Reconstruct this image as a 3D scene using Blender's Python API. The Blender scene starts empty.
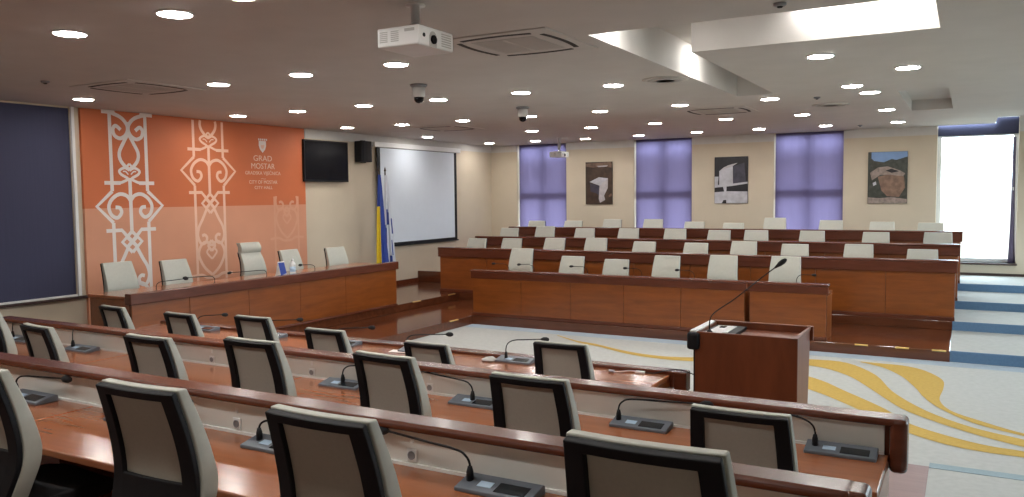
import bpy, bmesh, math, random
from mathutils import Vector, Matrix
random.seed(7)
C = bpy.context.scene.collection
PI = math.pi
ZC = 3.19            # ceiling height
XW = -9.95           # left wall
YB = 16.744          # back wall
XR = 3.4             # right wall
YF = -2.6            # wall behind the camera

# ------------------------------------------------------------------ materials
def new_mat(name):
    m = bpy.data.materials.new(name); m.use_nodes = True
    nt = m.node_tree
    return m, nt, nt.nodes['Principled BSDF']

def plain(name, col, rough=.5, metal=0, coat=0, var=0.0, scale=8, bump=0.0, spec=.5):
    m, nt, b = new_mat(name)
    b.inputs['Roughness'].default_value = rough
    b.inputs['Metallic'].default_value = metal
    b.inputs['Coat Weight'].default_value = coat
    b.inputs['Specular IOR Level'].default_value = spec
    tc = nt.nodes.new('ShaderNodeTexCoord')
    n = nt.nodes.new('ShaderNodeTexNoise'); n.inputs['Scale'].default_value = scale; n.inputs['Detail'].default_value = 4
    nt.links.new(tc.outputs['Object'], n.inputs['Vector'])
    r = nt.nodes.new('ShaderNodeValToRGB')
    r.color_ramp.elements[0].color = tuple(c*(1-var) for c in col)+(1,)
    r.color_ramp.elements[1].color = tuple(min(1, c*(1+var)) for c in col)+(1,)
    r.color_ramp.elements[0].position = .3; r.color_ramp.elements[1].position = .7
    nt.links.new(n.outputs['Fac'], r.inputs['Fac'])
    nt.links.new(r.outputs['Color'], b.inputs['Base Color'])
    if bump:
        bp = nt.nodes.new('ShaderNodeBump'); bp.inputs['Strength'].default_value = bump
        n2 = nt.nodes.new('ShaderNodeTexNoise'); n2.inputs['Scale'].default_value = scale*14
        nt.links.new(tc.outputs['Object'], n2.inputs['Vector'])
        nt.links.new(n2.outputs['Fac'], bp.inputs['Height']); nt.links.new(bp.outputs['Normal'], b.inputs['Normal'])
    return m

def wood(name, dark, light, rough=.25, stretch=(1.2, 9, 9), coat=.3):
    m, nt, b = new_mat(name)
    tc = nt.nodes.new('ShaderNodeTexCoord'); mp = nt.nodes.new('ShaderNodeMapping')
    mp.inputs['Scale'].default_value = stretch
    nt.links.new(tc.outputs['Object'], mp.inputs['Vector'])
    n = nt.nodes.new('ShaderNodeTexNoise'); n.inputs['Scale'].default_value = 1.6; n.inputs['Detail'].default_value = 6; n.inputs['Distortion'].default_value = .6
    nt.links.new(mp.outputs['Vector'], n.inputs['Vector'])
    n2 = nt.nodes.new('ShaderNodeTexNoise'); n2.inputs['Scale'].default_value = 9; n2.inputs['Detail'].default_value = 3
    nt.links.new(mp.outputs['Vector'], n2.inputs['Vector'])
    mx = nt.nodes.new('ShaderNodeMix'); mx.data_type = 'FLOAT'; mx.inputs[0].default_value = .2
    nt.links.new(n.outputs['Fac'], mx.inputs[2]); nt.links.new(n2.outputs['Fac'], mx.inputs[3])
    r = nt.nodes.new('ShaderNodeValToRGB')
    r.color_ramp.elements[0].color = dark+(1,); r.color_ramp.elements[0].position = .3
    r.color_ramp.elements[1].color = light+(1,); r.color_ramp.elements[1].position = .7
    nt.links.new(mx.outputs[0], r.inputs['Fac']); nt.links.new(r.outputs['Color'], b.inputs['Base Color'])
    b.inputs['Roughness'].default_value = rough
    b.inputs['Coat Weight'].default_value = coat; b.inputs['Coat Roughness'].default_value = .12
    return m

def emit(name, col, s):
    m, nt, b = new_mat(name)
    b.inputs['Base Color'].default_value = col+(1,)
    b.inputs['Emission Color'].default_value = col+(1,); b.inputs['Emission Strength'].default_value = s
    return m

M = {}
M['ceil'] = plain('ceiling_paint', (.60, .58, .555), .8, var=.03, scale=3)
M['wall'] = plain('cream_wall_paint', (.62, .535, .41), .7, var=.03, scale=2)
M['band'] = plain('grey_band_paint', (.62, .60, .57), .7, var=.03)
M['wood_panel'] = wood('orange_brown_veneer', (.18, .046, .008), (.28, .077, .014), .3)
M['wood_rail'] = wood('dark_red_brown_wood', (.088, .022, .010), (.135, .036, .017), .26, coat=.1)
M['wood_top'] = wood('polished_desk_veneer', (.30, .100, .039), (.375, .128, .051), .2)
M['wood_step'] = wood('polished_platform_boards', (.085, .026, .011), (.14, .042, .018), .12)
M['wood_lect'] = wood('lectern_veneer', (.13, .032, .010), (.20, .053, .018), .4, stretch=(6, 6, 1.2), coat=.05)
M['laminate'] = wood('reddish_floor_laminate', (.21, .12, .11), (.27, .155, .14), .5, coat=0)
M['grey_lam'] = plain('pale_grey_laminate', (.70, .685, .64), .5, var=.03)
M['alu'] = plain('brushed_aluminium', (.72, .72, .72), .3, metal=.9, var=.03)
M['chrome'] = plain('chrome', (.8, .82, .85), .12, metal=1, var=.01)
M['cream'] = plain('cream_leather', (.475, .48, .42), .5, var=.03, scale=30, bump=.03)
M['black'] = plain('black_plastic', (.009, .009, .011), .55, var=.1, spec=.25)
M['black_fab'] = plain('black_fabric', (.010, .010, .012), .8, var=.2, scale=60)
M['taupe'] = plain('taupe_mesh_fabric', (.47, .45, .385), .75, var=.03, scale=90, bump=.02)
M['grey_steel'] = plain('grey_steel', (.30, .31, .33), .4, metal=.5, var=.04)
M['mic_base'] = plain('slate_grey_console', (.13, .15, .18), .4, var=.05)
M['mic_key'] = plain('pale_blue_key', (.45, .60, .75), .4, var=.05)
M['mic_screen'] = plain('dark_display', (.02, .025, .03), .2)
M['carpet'] = plain('pale_grey_carpet', (.46, .468, .45), .95, var=.05, scale=18, bump=.25, spec=.1)
M['carpet_blue'] = plain('steel_blue_carpet', (.125, .215, .34), .95, var=.06, scale=40, bump=.25, spec=.1)
M['carpet_edge'] = plain('pale_blue_carpet', (.36, .43, .50), .95, var=.05, scale=40, bump=.25, spec=.1)
M['carpet_line'] = plain('grey_blue_carpet', (.30, .38, .42), .95, var=.05, scale=40, bump=.25, spec=.1)
M['carpet_yellow'] = plain('golden_yellow_carpet', (.51, .345, .095), .95, var=.07, scale=30, bump=.25, spec=.1)
M['brass'] = plain('brass_step_light', (.85, .60, .20), .35, metal=.4, var=.05)
M['white'] = plain('white_plastic', (.78, .78, .77), .4, var=.02)
M['white_paint'] = plain('white_window_paint', (.80, .80, .80), .45, var=.02)
M['paper'] = plain('white_paper', (.82, .82, .80), .7, var=.02)
M['screen'] = plain('projection_screen_cloth', (.68, .74, .82), .8, var=.01)
M['tv'] = plain('glossy_black_display', (.006, .006, .008), .16, var=.05, spec=.2)
M['banner_hi'] = plain('burnt_orange_print', (.60, .155, .052), .6, var=.06, scale=1.5)
M['banner_lo'] = plain('salmon_print', (.68, .315, .19), .6, var=.05, scale=1.5)
M['orn_white'] = plain('white_print', (.80, .74, .70), .6, var=.02)
M['orn_pale'] = plain('pale_peach_print', (.82, .53, .39), .6, var=.03)
M['orn_faint'] = plain('faint_peach_print', (.71, .355, .225), .6, var=.02)
M['text'] = plain('cream_lettering', (.80, .58, .45), .6, var=.02)
M['brown_sill'] = plain('dark_brown_sill', (.06, .035, .03), .4, var=.1)
M['purple_trim'] = plain('purple_grey_strip', (.10, .08, .14), .6, var=.05)
M['flag_blue'] = plain('flag_blue', (.02, .05, .28), .7, var=.06, scale=30)
M['flag_yellow'] = plain('flag_yellow', (.70, .52, .02), .7, var=.06, scale=30)
M['flag_white'] = plain('flag_white', (.62, .66, .74), .7, var=.04, scale=30)
M['pole'] = plain('dark_flag_pole', (.05, .035, .025), .35, var=.1)
M['photo_brown'] = plain('photo_dark_brown', (.055, .033, .022), .35, var=.35, scale=9)
M['photo_umber'] = plain('photo_umber', (.16, .10, .07), .35, var=.3, scale=14)
M['photo_stone'] = plain('photo_grey_stone', (.46, .43, .44), .35, var=.15, scale=12)
M['photo_slate'] = plain('photo_slate', (.05, .048, .07), .35, var=.25, scale=12)
M['photo_pale'] = plain('photo_pale_grey', (.50, .50, .54), .35, var=.15, scale=10)
M['photo_black'] = plain('photo_black', (.014, .013, .017), .35, var=.3, scale=10)
M['photo_sky'] = plain('photo_sky_blue', (.20, .33, .58), .35, var=.1, scale=6)
M['photo_earth'] = plain('photo_earth', (.22, .135, .095), .35, var=.3, scale=14)
M['photo_rock'] = plain('photo_rock', (.30, .24, .21), .35, var=.3, scale=18)
M['photo_grass'] = plain('photo_dark_green', (.045, .05, .04), .35, var=.4, scale=18)
M['lamp'] = emit('lit_lamp_diffuser', (1.0, .97, .925), 50)
M['slot'] = plain('dark_slot', (.03, .025, .022), .7)
M['grille'] = plain('grey_grille', (.47, .46, .44), .6, var=.05)
M['glass'] = None

def blind_mat(name, front, trans, t):
    m = bpy.data.materials.new(name); m.use_nodes = True
    nt = m.node_tree; nt.nodes.clear()
    o = nt.nodes.new('ShaderNodeOutputMaterial'); mx = nt.nodes.new('ShaderNodeMixShader')
    d = nt.nodes.new('ShaderNodeBsdfDiffuse'); d.inputs['Color'].default_value = front+(1,)
    tr = nt.nodes.new('ShaderNodeBsdfTranslucent'); tr.inputs['Color'].default_value = trans+(1,)
    mx.inputs[0].default_value = t
    # fine woven streaks
    tc = nt.nodes.new('ShaderNodeTexCoord'); mp = nt.nodes.new('ShaderNodeMapping'); mp.inputs['Scale'].default_value = (60, 60, 1)
    n = nt.nodes.new('ShaderNodeTexNoise'); n.inputs['Scale'].default_value = 1.5
    r = nt.nodes.new('ShaderNodeValToRGB')
    r.color_ramp.elements[0].color = tuple(c*.92 for c in front)+(1,); r.color_ramp.elements[1].color = tuple(c*1.08 for c in front)+(1,)
    nt.links.new(tc.outputs['Object'], mp.inputs['Vector']); nt.links.new(mp.outputs['Vector'], n.inputs['Vector'])
    nt.links.new(n.outputs['Fac'], r.inputs['Fac']); nt.links.new(r.outputs['Color'], d.inputs['Color'])
    nt.links.new(d.outputs[0], mx.inputs[1]); nt.links.new(tr.outputs[0], mx.inputs[2]); nt.links.new(mx.outputs[0], o.inputs['Surface'])
    return m
M['blind'] = blind_mat('purple_blind_fabric', (.066, .052, .112), (.50, .40, .72), .17)
M['blind_dark'] = blind_mat('blue_blackout_fabric', (.070, .072, .118), (.1, .1, .2), .002)

def glass_mat():
    m = bpy.data.materials.new('window_glass'); m.use_nodes = True
    nt = m.node_tree; nt.nodes.clear()
    o = nt.nodes.new('ShaderNodeOutputMaterial'); mx = nt.nodes.new('ShaderNodeMixShader')
    g = nt.nodes.new('ShaderNodeBsdfGlossy'); g.inputs['Roughness'].default_value = .02
    t = nt.nodes.new('ShaderNodeBsdfTransparent'); t.inputs['Color'].default_value = (.95, .97, .97, 1)
    mx.inputs[0].default_value = .06
    nt.links.new(t.outputs[0], mx.inputs[1]); nt.links.new(g.outputs[0], mx.inputs[2]); nt.links.new(mx.outputs[0], o.inputs['Surface'])
    return m
M['glass'] = glass_mat()

# ------------------------------------------------------------------ mesh helpers
class MB:
    def __init__(s): s.bm = bmesh.new(); s.mats = []
    def mi(s, m):
        if m not in s.mats: s.mats.append(m)
        return s.mats.index(m)
    def box(s, x0, x1, y0, y1, z0, z1, m=None):
        v = [s.bm.verts.new((x, y, z)) for x in (x0, x1) for y in (y0, y1) for z in (z0, z1)]
        k = s.mi(m)
        for f in ((0, 1, 3, 2), (4, 6, 7, 5), (0, 4, 5, 1), (2, 3, 7, 6), (0, 2, 6, 4), (1, 5, 7, 3)):
            fc = s.bm.faces.new([v[i] for i in f]); fc.material_index = k
        return s
    def prism(s, pts, n, m=None):
        """pts: closed outline of 3D points, n: extrusion vector"""
        k = s.mi(m); n = Vector(n)
        a = [s.bm.verts.new(p) for p in pts]; b = [s.bm.verts.new(Vector(p)+n) for p in pts]
        fs = [s.bm.faces.new(a), s.bm.faces.new(b[::-1])]
        L = len(pts)
        for i in range(L): fs.append(s.bm.faces.new((a[i], b[i], b[(i+1) % L], a[(i+1) % L])))
        for f in fs: f.material_index = k
        return s
    def face(s, pts, m=None):
        f = s.bm.faces.new([s.bm.verts.new(p) for p in pts]); f.material_index = s.mi(m); return s
    def lathe(s, prof, c=(0, 0, 0), n=20, m=None, axis='Z', smooth=True):
        k = s.mi(m); rings = []
        for r, z in prof:
            ring = []
            for i in range(n):
                a = 2*PI*i/n; p = (r*math.cos(a), r*math.sin(a), z)
                if axis == 'X': p = (p[2], p[0], p[1])
                if axis == 'Y': p = (p[1], p[2], p[0])
                ring.append(s.bm.verts.new(Vector(p)+Vector(c)))
            rings.append(ring)
        for a, b in zip(rings, rings[1:]):
            for i in range(n):
                f = s.bm.faces.new((a[i], a[(i+1) % n], b[(i+1) % n], b[i])); f.material_index = k; f.smooth = smooth
        for ring, rev in ((rings[0], True), (rings[-1], False)):
            f = s.bm.faces.new(ring[::-1] if rev else ring); f.material_index = k
        return s
    def tube(s, pts, r, n=8, m=None):
        k = s.mi(m); pts = [Vector(p) for p in pts]; rings = []
        rr = r if isinstance(r, (list, tuple)) else [r]*len(pts)
        up = None
        for i, p in enumerate(pts):
            t = (pts[min(i+1, len(pts)-1)]-pts[max(i-1, 0)]).normalized()
            if up is None: up = t.orthogonal().normalized()
            up = (up-t*up.dot(t)).normalized(); w = t.cross(up)
            rings.append([s.bm.verts.new(p+(up*math.cos(2*PI*j/n)+w*math.sin(2*PI*j/n))*rr[i]) for j in range(n)])
        for a, b in zip(rings, rings[1:]):
            for j in range(n):
                f = s.bm.faces.new((a[j], a[(j+1) % n], b[(j+1) % n], b[j])); f.material_index = k; f.smooth = True
        for ring, rev in ((rings[0], True), (rings[-1], False)):
            f = s.bm.faces.new(ring[::-1] if rev else ring); f.material_index = k
        return s
    def grid(s, P, m=None, smooth=True):
        """closed slab from rows of closed loops"""
        k = s.mi(m); R = [[s.bm.verts.new(p) for p in row] for row in P]; n = len(P[0])
        for a, b in zip(R, R[1:]):
            for j in range(n):
                f = s.bm.faces.new((a[j], a[(j+1) % n], b[(j+1) % n], b[j])); f.material_index = k; f.smooth = smooth
        f = s.bm.faces.new(R[0][::-1]); f.material_index = k
        f = s.bm.faces.new(R[-1]); f.material_index = k
        return s
    def ribbon(s, pts, w, frame, m=None, t=.002):
        """flat band of width w along 2D polyline, frame(u,v,h)->3D"""
        k = s.mi(m); P = [Vector((p[0], p[1])) for p in pts]; L = []; Rr = []
        for i, p in enumerate(P):
            d = P[min(i+1, len(P)-1)]-P[max(i-1, 0)]
            if d.length < 1e-9: d = Vector((1, 0))
            d.normalize(); nn = Vector((-d.y, d.x))*w/2
            L.append(p+nn); Rr.append(p-nn)
        vs = [[s.bm.verts.new(frame(q.x, q.y, h)) for q in side] for side in (L, Rr) for h in (0, t)]
        L0, L1, R0, R1 = vs
        for i in range(len(P)-1):
            for a, b in ((L1, R1), (R1, R0), (R0, L0), (L0, L1)):
                f = s.bm.faces.new((a[i], a[i+1], b[i+1], b[i])); f.material_index = k
        for i in (0, len(P)-1):
            f = s.bm.faces.new((L0[i], L1[i], R1[i], R0[i])); f.material_index = k
        return s
    def build(s, name, m=None, parent=None, bevel=0, seg=2, subsurf=0, loc=None):
        bmesh.ops.recalc_face_normals(s.bm, faces=s.bm.faces)
        me = bpy.data.meshes.new(name); s.bm.to_mesh(me); s.bm.free()
        for q in (s.mats if s.mats and s.mats != [None] else [m]): me.materials.append(q if q is not None else m)
        o = bpy.data.objects.new(name, me); C.objects.link(o)
        if parent: o.parent = parent
        if loc: o.location = loc
        if bevel:
            b = o.modifiers.new('bevel', 'BEVEL'); b.width = bevel; b.segments = seg; b.limit_method = 'ANGLE'; b.angle_limit = math.radians(40)
        if subsurf:
            b = o.modifiers.new('smooth', 'SUBSURF'); b.levels = subsurf; b.render_levels = subsurf
        return o

def thing(name, label, cat, loc=(0, 0, 0), rz=0, group=None):
    o = bpy.data.objects.new(name, None); C.objects.link(o)
    o.location = loc; o.rotation_euler = (0, 0, rz); o.empty_display_size = .1
    return tag(o, label, cat, group)
def tag(o, label, cat, group=None):
    o['label'] = label; o['category'] = cat
    if group: o['group'] = group
    return o
def struct(o): o['kind'] = 'structure'; return o
def dup(root, loc, rz, label=None, group=None):
    r = root.copy(); C.objects.link(r); r.location = loc; r.rotation_euler = (0, 0, rz)
    if label: r['label'] = label
    if group: r['group'] = group
    for ch in list(root.children):
        c = ch.copy(); C.objects.link(c); c.parent = r
        for g in ch.children:
            d = g.copy(); C.objects.link(d); d.parent = c
    return r
ORD = ['first', 'second', 'third', 'fourth', 'fifth', 'sixth', 'seventh', 'eighth', 'ninth', 'tenth']
def smooth_curve(pts, n=6):
    """Catmull-Rom through points of any dimension"""
    P = [Vector(p) for p in pts]; out = []
    for i in range(len(P)-1):
        a = P[max(i-1, 0)]; b = P[i]; c = P[i+1]; d = P[min(i+2, len(P)-1)]
        for k in range(n):
            t = k/n
            out.append(.5*((2*b)+(c-a)*t+(2*a-5*b+4*c-d)*t*t+(3*b-a-3*c+d)*t**3))
    out.append(P[-1]); return out

# ------------------------------------------------------------------ room shell
P1, P2, P3, P4 = .13, .25, .37, .49          # platform levels
F2, F3 = .11, .24                            # floor levels of the middle and near desk rows

mb = MB()
mb.box(XW, XR, 4.02, 16.8, -.1, 0, M['carpet'])
mb.box(-8.2, -.2, 4.02, 6.52, 0, .004, M['laminate'])
mb.box(-.2, XR, 6.50, 6.62, 0, .003, M['carpet_line'])
mb.box(-6.72, XR, 10.44, 10.70, 0, .002, M['carpet_edge'])
def floor_shape(pts, z=.004):
    mb.prism([(x, y, .0005) for x, y in smooth_loop(pts)], (0, 0, z), M['carpet_yellow'])
def smooth_loop(pts, n=3):
    P = [Vector(p) for p in pts]; L = len(P); out = []
    for i in range(L):
        a, b, c, d = P[i-1], P[i], P[(i+1) % L], P[(i+2) % L]
        for k in range(n):
            t = k/n; out.append(.5*((2*b)+(c-a)*t+(2*a-5*b+4*c-d)*t*t+(3*b-a-3*c+d)*t**3))
    return [(p.x, p.y) for p in out]
def band_shape(top, bot):
    """swoosh between two edges, built as quads"""
    a = smooth_curve(top, 5); b = smooth_curve(bot, 5); n = 60
    def samp(c, t):
        f = t*(len(c)-1); i = min(int(f), len(c)-2); return c[i].lerp(c[i+1], f-i)
    for i in range(n):
        p, q, r, s_ = samp(a, i/n), samp(a, (i+1)/n), samp(b, (i+1)/n), samp(b, i/n)
        mb.face([(p.x, p.y, .0035), (q.x, q.y, .0035), (r.x, r.y, .0035), (s_.x, s_.y, .0035)], M['carpet_yellow'])
band_shape([(-5.08, 10.36), (-4.64, 10.07), (-4.33, 9.97), (-3.76, 9.67), (-3.29, 9.56), (-2.9, 9.65), (-2.27, 9.93), (-1.6, 10.16), (-1.19, 10.13), (-.83, 9.58), (-.61, 8.85), (-.29, 8.21), (.07, 7.8), (.44, 7.59), (.9, 7.36), (1.5, 7.1)],
           [(-5.08, 10.33), (-4.59, 9.96), (-4.2, 9.8), (-3.7, 9.51), (-3.23, 9.39), (-2.83, 9.42), (-2.2, 9.64), (-1.54, 9.78), (-1.11, 9.44), (-.8, 8.84), (-.49, 8.19), (-.18, 7.82), (.13, 7.55), (.43, 7.36), (.9, 7.15), (1.5, 7.0)])
band_shape([(-2.9, 9.75), (-2.32, 9.64), (-1.46, 9.19), (-1.01, 8.64), (-.63, 8.12), (-.41, 7.7), (-.1, 7.43), (.18, 7.28), (.42, 7.24), (1.0, 7.1)],
           [(-2.9, 9.6), (-2.21, 9.2), (-1.39, 8.6), (-.95, 8.12), (-.66, 7.72), (-.39, 7.38), (-.1, 7.16), (.18, 7.08), (.41, 7.07), (1.0, 7.0)])
band_shape([(-1.06, 10.28), (-.83, 10.27), (-.58, 10.24), (-.37, 10.06), (-.19, 9.65), (-.17, 9.21), (-.19, 8.7), (-.09, 8.31), (.14, 8.05), (.45, 7.78), (1.0, 7.5)],
           [(-1.06, 10.24), (-.82, 10.06), (-.66, 9.8), (-.55, 9.56), (-.47, 9.3), (-.40, 9.05), (-.33, 8.75), (-.19, 8.37), (.08, 7.95), (.44, 7.7), (1.0, 7.42)])
struct(mb.build('floor', M['carpet']))

def slab(name, x0, x1, y0, y1, z0, z1, m, bevel=0):
    return struct(MB().box(x0, x1, y0, y1, z0, z1).build(name, m, bevel=bevel))
# raised tiers of the far side (wood under the benches)
slab('far_platform', XW, -.14, 10.72, YB, -.05, P1, M['wood_step'], .006)
mb = MB(); mb.box(XW, -.14, 12.36, YB, P1, P2); mb.box(XW, -.14, 13.70, YB, P2, P3); mb.box(XW, -.14, 15.11, YB, P3, P4)
mb.box(XW, -8.5, 13.70, 13.76, P3, .47)
struct(mb.build('far_tiers', M['wood_step'], bevel=.006))
# stage along the banner wall: two steps
slab('stage_step', XW, -6.75, 5.95, 10.72, -.05, P1, M['wood_step'], .006)
slab('stage_platform', XW, -8.05, 5.45, 12.36, P1, P2, M['wood_step'], .006)
# carpeted stairs on the right
mb = MB()
for y0, z0, z1 in ((10.73, 0, P1), (12.35, P1, P2), (13.69, P2, P3), (15.13, P3, P4)):
    mb.box(-.14, XR, y0, y0+.02, z0, z1-.004, M['carpet_blue'])
    mb.box(-.14, XR, y0+.02, YB, z0, z1, M['carpet'])
    mb.box(-.14, XR, y0-.003, y0+.021, z1-.035, z1, M['carpet_blue'])
struct(mb.build('carpeted_stairs', M['carpet']))
# near tiers
mb = MB(); mb.box(-8.2, -.2, 2.60, 4.02, -.05, F2, M['laminate']); mb.box(-8.2, -.2, YF, 2.60, -.05, F3, M['laminate'])
mb.box(-.2, XR, 2.60, 4.02, -.05, F2-.002, M['carpet']); mb.box(-.2, XR, YF, 2.60, -.05, F3-.002, M['carpet']); mb.box(XW, -8.2, YF, 5.45, -.05, .0, M['laminate'])
struct(mb.build('near_tiers', M['laminate']))

# walls with openings
def wall_with_holes(name, axis, pos, thick, u0, u1, z0, z1, holes, m):
    us = sorted({u0, u1, *[h[0] for h in holes], *[h[1] for h in holes]}); zs = sorted({z0, z1, *[h[2] for h in holes], *[h[3] for h in holes]})
    mb = MB()
    for a, b in zip(us, us[1:]):
        for c, d in zip(zs, zs[1:]):
            cu, cz = (a+b)/2, (c+d)/2
            if any(h[0] < cu < h[1] and h[2] < cz < h[3] for h in holes): continue
            lo, hi = sorted((pos, pos+thick))
            if axis == 'x': mb.box(a, b, lo, hi, c, d)
            else: mb.box(lo, hi, a, b, c, d)
    bmesh.ops.remove_doubles(mb.bm, verts=mb.bm.verts, dist=1e-5)
    # drop the doubled inner faces
    seen = {}
    for f in list(mb.bm.faces):
        key = tuple(round(x, 4) for x in f.calc_center_median())
        seen.setdefault(key, []).append(f)
    bmesh.ops.delete(mb.bm, geom=[f for fs in seen.values() if len(fs) > 1 for f in fs], context='FACES')
    return struct(mb.build(name, m))
SILL = .72
WIN = [(-9.235, -7.965), (-6.335, -5.055), (-3.385, -2.09), (-.50, .765)]
ZT = 3.19
wall_with_holes('wall_back', 'x', YB, .34, XW-.2, XR+.2, -.1, 3.6, [(a, b, SILL, ZT if a < -1 else 3.32) for a, b in WIN], M['wall'])
LW = (4.25, 6.30, .78, 3.17)
wall_with_holes('wall_left', 'y', XW, -.3, YF-.2, YB+.34, -.1, 3.6, [LW], M['wall'])
RWIN = [(5.2, 7.0, .9, 2.5), (9.0, 10.8, .9, 2.5), (12.8, 15.0, .9, 2.7)]
wall_with_holes('wall_right', 'y', XR, .3, YF-.2, YB+.34, -.1, 3.6, RWIN, M['wall'])
slab('wall_front', XW-.2, XR+.2, YF-.2, YF, -.1, 3.6, M['wall'])

# ceiling with recessed light troughs
def ceiling():
    H1 = (-2.49, -.20, 5.62, 6.76); H2 = (-2.49, -2.05, 6.76, 10.1); H3 = (-.745, -.21, 10.68, 13.36); H4 = (.40, XR, 14.6, YB)
    H = [H1, H2, H3, H4]
    xs = sorted({XW, XR, *[h[0] for h in H], *[h[1] for h in H]}); ys = sorted({YF, YB, *[h[2] for h in H], *[h[3] for h in H]})
    mb = MB()
    def hole(x, y): return any(h[0] < x < h[1] and h[2] < y < h[3] for h in H)
    T = 3.52
    top = lambda x, y: 3.30 if (H4[0] < x < H4[1] and H4[2] < y < H4[3]) else 3.34 if y > 10.3 else T
    for a, b in zip(xs, xs[1:]):
        for c, d in zip(ys, ys[1:]):
            z = top((a+b)/2, (c+d)/2) if hole((a+b)/2, (c+d)/2) else ZC
            mb.face([(a, c, z), (a, d, z), (b, d, z), (b, c, z)])
    def side(x0, y0, x1, y1, t=T): mb.face([(x0, y0, ZC), (x1, y1, ZC), (x1, y1, t), (x0, y0, t)])
    side(-2.49, 5.62, -.2, 5.62); side(-.2, 5.62, -.2, 6.76); side(-.2, 6.76, -2.05, 6.76); side(-2.05, 6.76, -2.05, 10.1)
    side(-2.05, 10.1, -2.49, 10.1); side(-2.49, 10.1, -2.49, 5.62)
    side(.40, 14.6, XR, 14.6, 3.30); side(.40, 14.6, .40, YB, 3.30)
    for h, t in ((H3, 3.34),):
        side(h[0], h[2], h[1], h[2], t); side(h[1], h[2], h[1], h[3], t); side(h[1], h[3], h[0], h[3], t); side(h[0], h[3], h[0], h[2], t)
    o = mb.build('ceiling', M['ceil']); struct(o)
ceiling()
# painted bands under the ceiling
for k, (a, b) in enumerate(((XW, WIN[0][0]), (WIN[0][1], WIN[1][0]), (WIN[1][1], WIN[2][0]), (WIN[2][1], WIN[3][0]), (WIN[3][1]+.0, XR))):
    slab(f'trim_{k+1}', a, b, YB-.012, YB, 3.03, ZC-.002 if k < 4 else 3.298, M['band'])
slab('trim_6', XW, XW+.012, 10.48, YB-.012, 3.03, ZC-.002, M['band'])
slab('baseboard_left', XW, XW+.018, 10.6, 13.70, P2, P2+.08, M['wood_rail'])
slab('baseboard_back', -.14, XR, YB-.018, YB, P4, P4+.045, M['brown_sill'])

# windows of the back wall
def window(n, a, b, y, z0, z1, axis='x', divided=True):
    """frame with one mullion and a transom, glass pane behind; depth runs outward"""
    mb = MB(); f = .07; t = .07
    def bx(u0, u1, zz0, zz1, m=None, d0=0, d1=t):
        if axis == 'x': mb.box(u0, u1, y+d0, y+d1, zz0, zz1, m)
        else: mb.box(y+d0, y+d1, u0, u1, zz0, zz1, m)
    c = (a+b)/2; zt = z0+(z1-z0)*.52
    bx(a, a+f, z0, z1); bx(b-f, b, z0, z1); bx(a+f, b-f, z0, z0+f); bx(a+f, b-f, z1-f, z1)
    if divided: bx(c-.06, c+.06, z0+f, z1-f); bx(a+f, c-.06, zt-.07, zt+.07); bx(c+.06, b-f, zt-.07, zt+.07)
    o = struct(mb.build(f'window_{n}', M['white_paint'], bevel=.006))
    mb = MB(); bx(a+f, b-f, z0+f, z1-f, None, .03, .036)
    g = mb.build('pane', M['glass'], o)
    return o
for i, (a, b) in enumerate(WIN):
    window(i+1, a, b, YB+.17, SILL, ZT if i < 3 else 3.32, divided=i < 3)
for i, (a, b, c, d) in enumerate(RWIN):
    window(i+5, a, b, XR+.14, c, d, axis='y')
for i, (a, b) in enumerate(WIN):
    slab(f'windowsill_{i+1}', a-.02 if i < 3 else a, b+.02, YB-.06, YB+.17, SILL-.035, SILL, M['brown_sill'])

slab('trim_8', XW, -1.2, YB+.36, YB+2.6, 2.75, 2.95, M['white_paint'])  # unseen eave added outside to dim the tops of the purple blinds
# roller blinds on three back windows
nm = ['leftmost purple roller blind, nearest the projection screen', 'purple roller blind between the brown and the black-and-white photographs', 'purple roller blind left of the landscape photograph with blue sky']
for i in range(3):
    a, b = WIN[i]
    t = thing('roller_blind', nm[i]+', fully lowered', 'blind', ((a+b)/2, YB+.06, SILL), 0, 'purple blinds on the back windows')
    w = (b-a)/2
    mb = MB(); N = 24
    P = [[(-w+.022+(2*w-.025)*k/N, .003*math.sin(k*1.7), z) for k in range(N+1)] for z in (.02, 2.466)]
    for k in range(N): mb.face([P[0][k], P[0][k+1], P[1][k+1], P[1][k]])
    mb.build('blind_fabric', M['blind'], t)
    MB().tube([(-w+.03, .045, 2.43), (w-.004, .045, 2.43)], .03, 12).build('roller', M['white'], t)
    MB().box(-w+.022, w-.005, -.012, .012, 0, .03).build('bottom_bar', M['alu'], t, .003)
# rolled-up blind over the bright window
t = thing('roller_blind', 'dark blue roller blind rolled up above the bright uncovered window', 'blind', (.13, YB+.06, 3.0))
mb = MB(); mb.face([(-.625, 0, .0), (.63, 0, .0), (.63, 0, .295), (.28, 0, .295), (.28, 0, .20), (-.625, 0, .20)]); mb.build('blind_fabric', M['blind_dark'], t)
MB().box(-.625, .63, -.012, .012, -.025, .0).build('bottom_bar', M['alu'], t, .003)
t = thing('window_curtain', 'narrow dark gathered curtain strip at the right edge of the bright window', 'curtain', (.70, YB+.07, SILL+.002))
prof = lambda z: .035+.05*(1-z/2.2)**3
mb = MB(); rows = []
for k in range(20):
    z = 2.22*k/19; w = prof(z); row = []
    for j in range(16):
        a = 2*PI*j/16; rr = 1+.25*math.sin(4*a+z)
        row.append((w*.6*math.cos(a)*rr-.0*z, .025*math.sin(a)*rr, z))
    rows.append(row)
mb.grid(rows); mb.build('drape', M['purple_trim'], t)
MB().tube([(0, .0, 1.28), (0, -.045, 1.30), (0, -.05, 1.34)], .008).build('tieback_hook', M['white'], t)

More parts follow.
